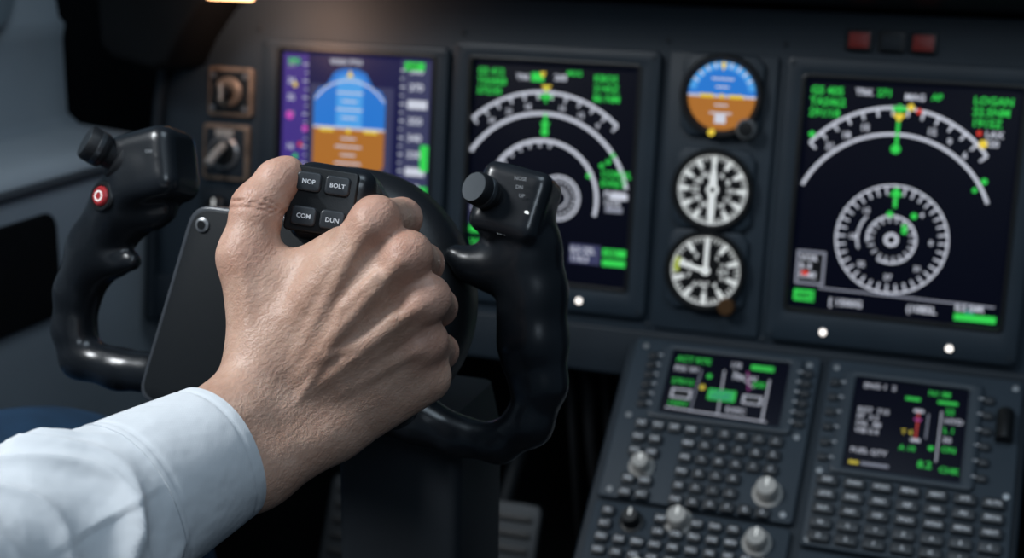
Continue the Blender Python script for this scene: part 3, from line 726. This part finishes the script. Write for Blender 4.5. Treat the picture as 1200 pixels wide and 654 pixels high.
L1=[ringv(cuff[k],-2.2) for k in range(min(len(cuff),20)-1,-1,-1)]
L1+=[ringv(cuff[0],-1.6),ringv(cuff[0],-.4),ringv(cuff[0],.2)]
for r_ in cuff:
    s_=r_[4]; g_=0
    for sx in (5,49): g_-=.8*math.exp(-((s_-sx)/1.0)**2)
    L1.append(ringv(r_,g_+.3))
L1.append(ringv(cuff[-1],-1.6))
b.loops(L1,SHIRT,False,False)
b.loops([ringv(r_,-.9+min(1,(r_[4]-50)/12)*2.2) for r_ in rest],SHIRT,False,True)
b.done('shirt_sleeve',pilot,I4,angle=80)

hi=HF.inverted()
TR=mat('trouser_navy',(.012,.048,.105),.85,bump=.3,bscale=700,var=.2,vscale=30)
me=bpy.data.meshes.new('trouser_leg')
jp=[(-.34,-1.02,.82),(-.30,-.82,.86),(-.225,-.60,.935),(-.185,-.455,.945),(-.18,-.39,.90),(-.18,-.33,.72),(-.18,-.25,.50),(-.175,-.20,.36)]
jr=[.10,.092,.080,.074,.068,.062,.055,.058]
me.from_pydata(jp,[(i,i+1) for i in range(len(jp)-1)],[]); o=bpy.data.objects.new('trouser_leg',me); col.objects.link(o)
o.modifiers.new('skin','SKIN'); 
for i,v in enumerate(me.skin_vertices[0].data): v.radius=(jr[i],jr[i]); v.use_root=(i==0)
o.modifiers['skin'].use_smooth_shade=True
md=o.modifiers.new('sub','SUBSURF'); md.levels=2; md.render_levels=3
me.materials.append(TR); o.parent=pilot; o.matrix_local=hi
b=MB(); b.lathe([(0,0),(44,0),(50,8),(50,26),(44,46),(30,70),(0,80)],(-178,-190,300),(0,0,1),BLACK,24); b.rbox(-215,-140,302,350,-190,-60,BLACK,20,10)
o=b.done('shoe',pilot); o.matrix_local=hi

# ------------------------------------------------------------------ cockpit shell
W1=mat('sidewall_paint',(.34,.39,.43),.5,bump=.2,bscale=500,var=.10,vscale=5)
b=MB()
prof=[(300,-430),(600,-430),(760,-424),(880,-412),(960,-405),(1030,-402),(1080,-398),(1094,-400),(1102,-408),(1105,-424),(1107,-455),(1111,-498),(1122,-512),(1200,-512),(1215,-508),(1222,-515),(1400,-540),(1900,-600)]
ys=[-1500,-1000,-600,-300,-120,-20,30]
ls=[[(x,y,z) for z,x in prof] for y in ys]
b.loops(ls,W1,False,False,closed=False)
o=b.done('wall_left',None,I4,angle=60)
b=MB(); b.prism(rrect(-330,-150,962,1062,16),0,14,VOID,4)  # raised slab; the pocket's inner shade is painted as near-black colour
o=b.done('stowage_pocket_shade',None,Matrix.Translation((-.396,0,0))@Matrix.Rotation(rad(90),4,'Z'))
b=MB(); b.tube([(-396,-1400,1088),(-396,-600,1088),(-396,-60,1088),(-397,-10,1088)],5,mat('trim_dark',(.05,.06,.07),.5))
b.done('trim_1',None,I4)
b=MB(); b.ring((-1250,-60,1215,1800,50),(-1190,-140,1290,1760,40),-14,6,mat('window_surround',(.26,.32,.36),.5),6)
b.rbox(-1195,-135,1285,1765,0,6,mat('window_sky',(.02,.03,.035),.2,emit=(.055,.085,.11),es=1),40,1)
o=b.done('window_1',None,Matrix.Translation((-.505,0,0))@Matrix.Rotation(rad(90),4,'Z'))
b=MB(); b.add([(-2000,380,250),(2000,380,250),(2000,380,1300),(-2000,380,1300)],[(0,1,2,3)],VOID); b.done('wall_front',None,I4)
b=MB(); b.add([(-2000,-2500,300),(2000,-2500,300),(2000,400,300),(-2000,400,300)],[(0,1,2,3)],mat('floor_dark',(.012,.014,.017),.8,var=.3)); b.done('floor',None,I4)
PM=mat('pedal_metal',(.025,.03,.035),.45,metal=.5,var=.2)
for px_ in (-.20,-.05):
    b=MB(); b.rbox(-50,50,-60,60,-10,0,PM,10,3)
    for i in range(6): b.rbox(-40,40,-46+i*17,-39+i*17,-14,-9,BLACK,2,1)
    b.tube([(0,6,50),(0,40,120),(0,60,230)],9,PM); b.tube([(0,6,-30),(0,60,-180),(0,80,-340)],8,PM)
    b.done('rudder_pedal',None,Matrix.Translation((px_,.10,.66))@Matrix.Rotation(rad(-25),4,'X'))
b=MB(); CB=mat('cable_black',(.010,.011,.013),.6)
for k in range(4):
    x=40+k*19; b.tube([(x,60,900),(x+8,60,820),(x-4+k*6,130,700),(x-10,200,560),(x-10,240,304)],4+k%2*2,CB)
b.done('cable_harness',None,I4)
b=MB(); b.rbox(-56,-44,-74,-40,-12,-9,mat('tag_amber',(.22,.20,.07),.5),2,.6); b.done('placard_tag',None,PF)

# ------------------------------------------------------------------ lights
def area(name,loc,tgt,size,power,c,sy=None):
    l=bpy.data.lights.new(name,'AREA'); l.size=size; l.energy=power; l.color=c
    if sy: l.shape='RECTANGLE'; l.size_y=sy
    o=bpy.data.objects.new(name,l); col.objects.link(o); loc=Vector(loc)
    o.matrix_world=Matrix.Translation(loc)@(loc-Vector(tgt)).to_track_quat('Z','Y').to_matrix().to_4x4()
    return o
k_=area('side_window_daylight',(-.50,-1.05,1.92),(.0,-.66,1.10),.35,4.6,(.93,.97,1.0))
k_.data.spread=rad(90)
area('overhead_daylight',(.45,-.72,2.2),(.2,-.3,1.0),.5,3.6,(.70,.86,1.0))
area('sidewall_fill',(.8,-1.6,1.9),(-.45,-.15,1.05),.4,3.4,(.74,.87,1.0))  # added fill lamp, aimed to brighten the left sidewall
wd=bpy.data.worlds.new('world'); sc.world=wd; wd.use_nodes=True
wd.node_tree.nodes['Background'].inputs[0].default_value=(.25,.40,.57,1); wd.node_tree.nodes['Background'].inputs[1].default_value=.11
sc.view_settings.view_transform='Standard'; sc.view_settings.exposure=0
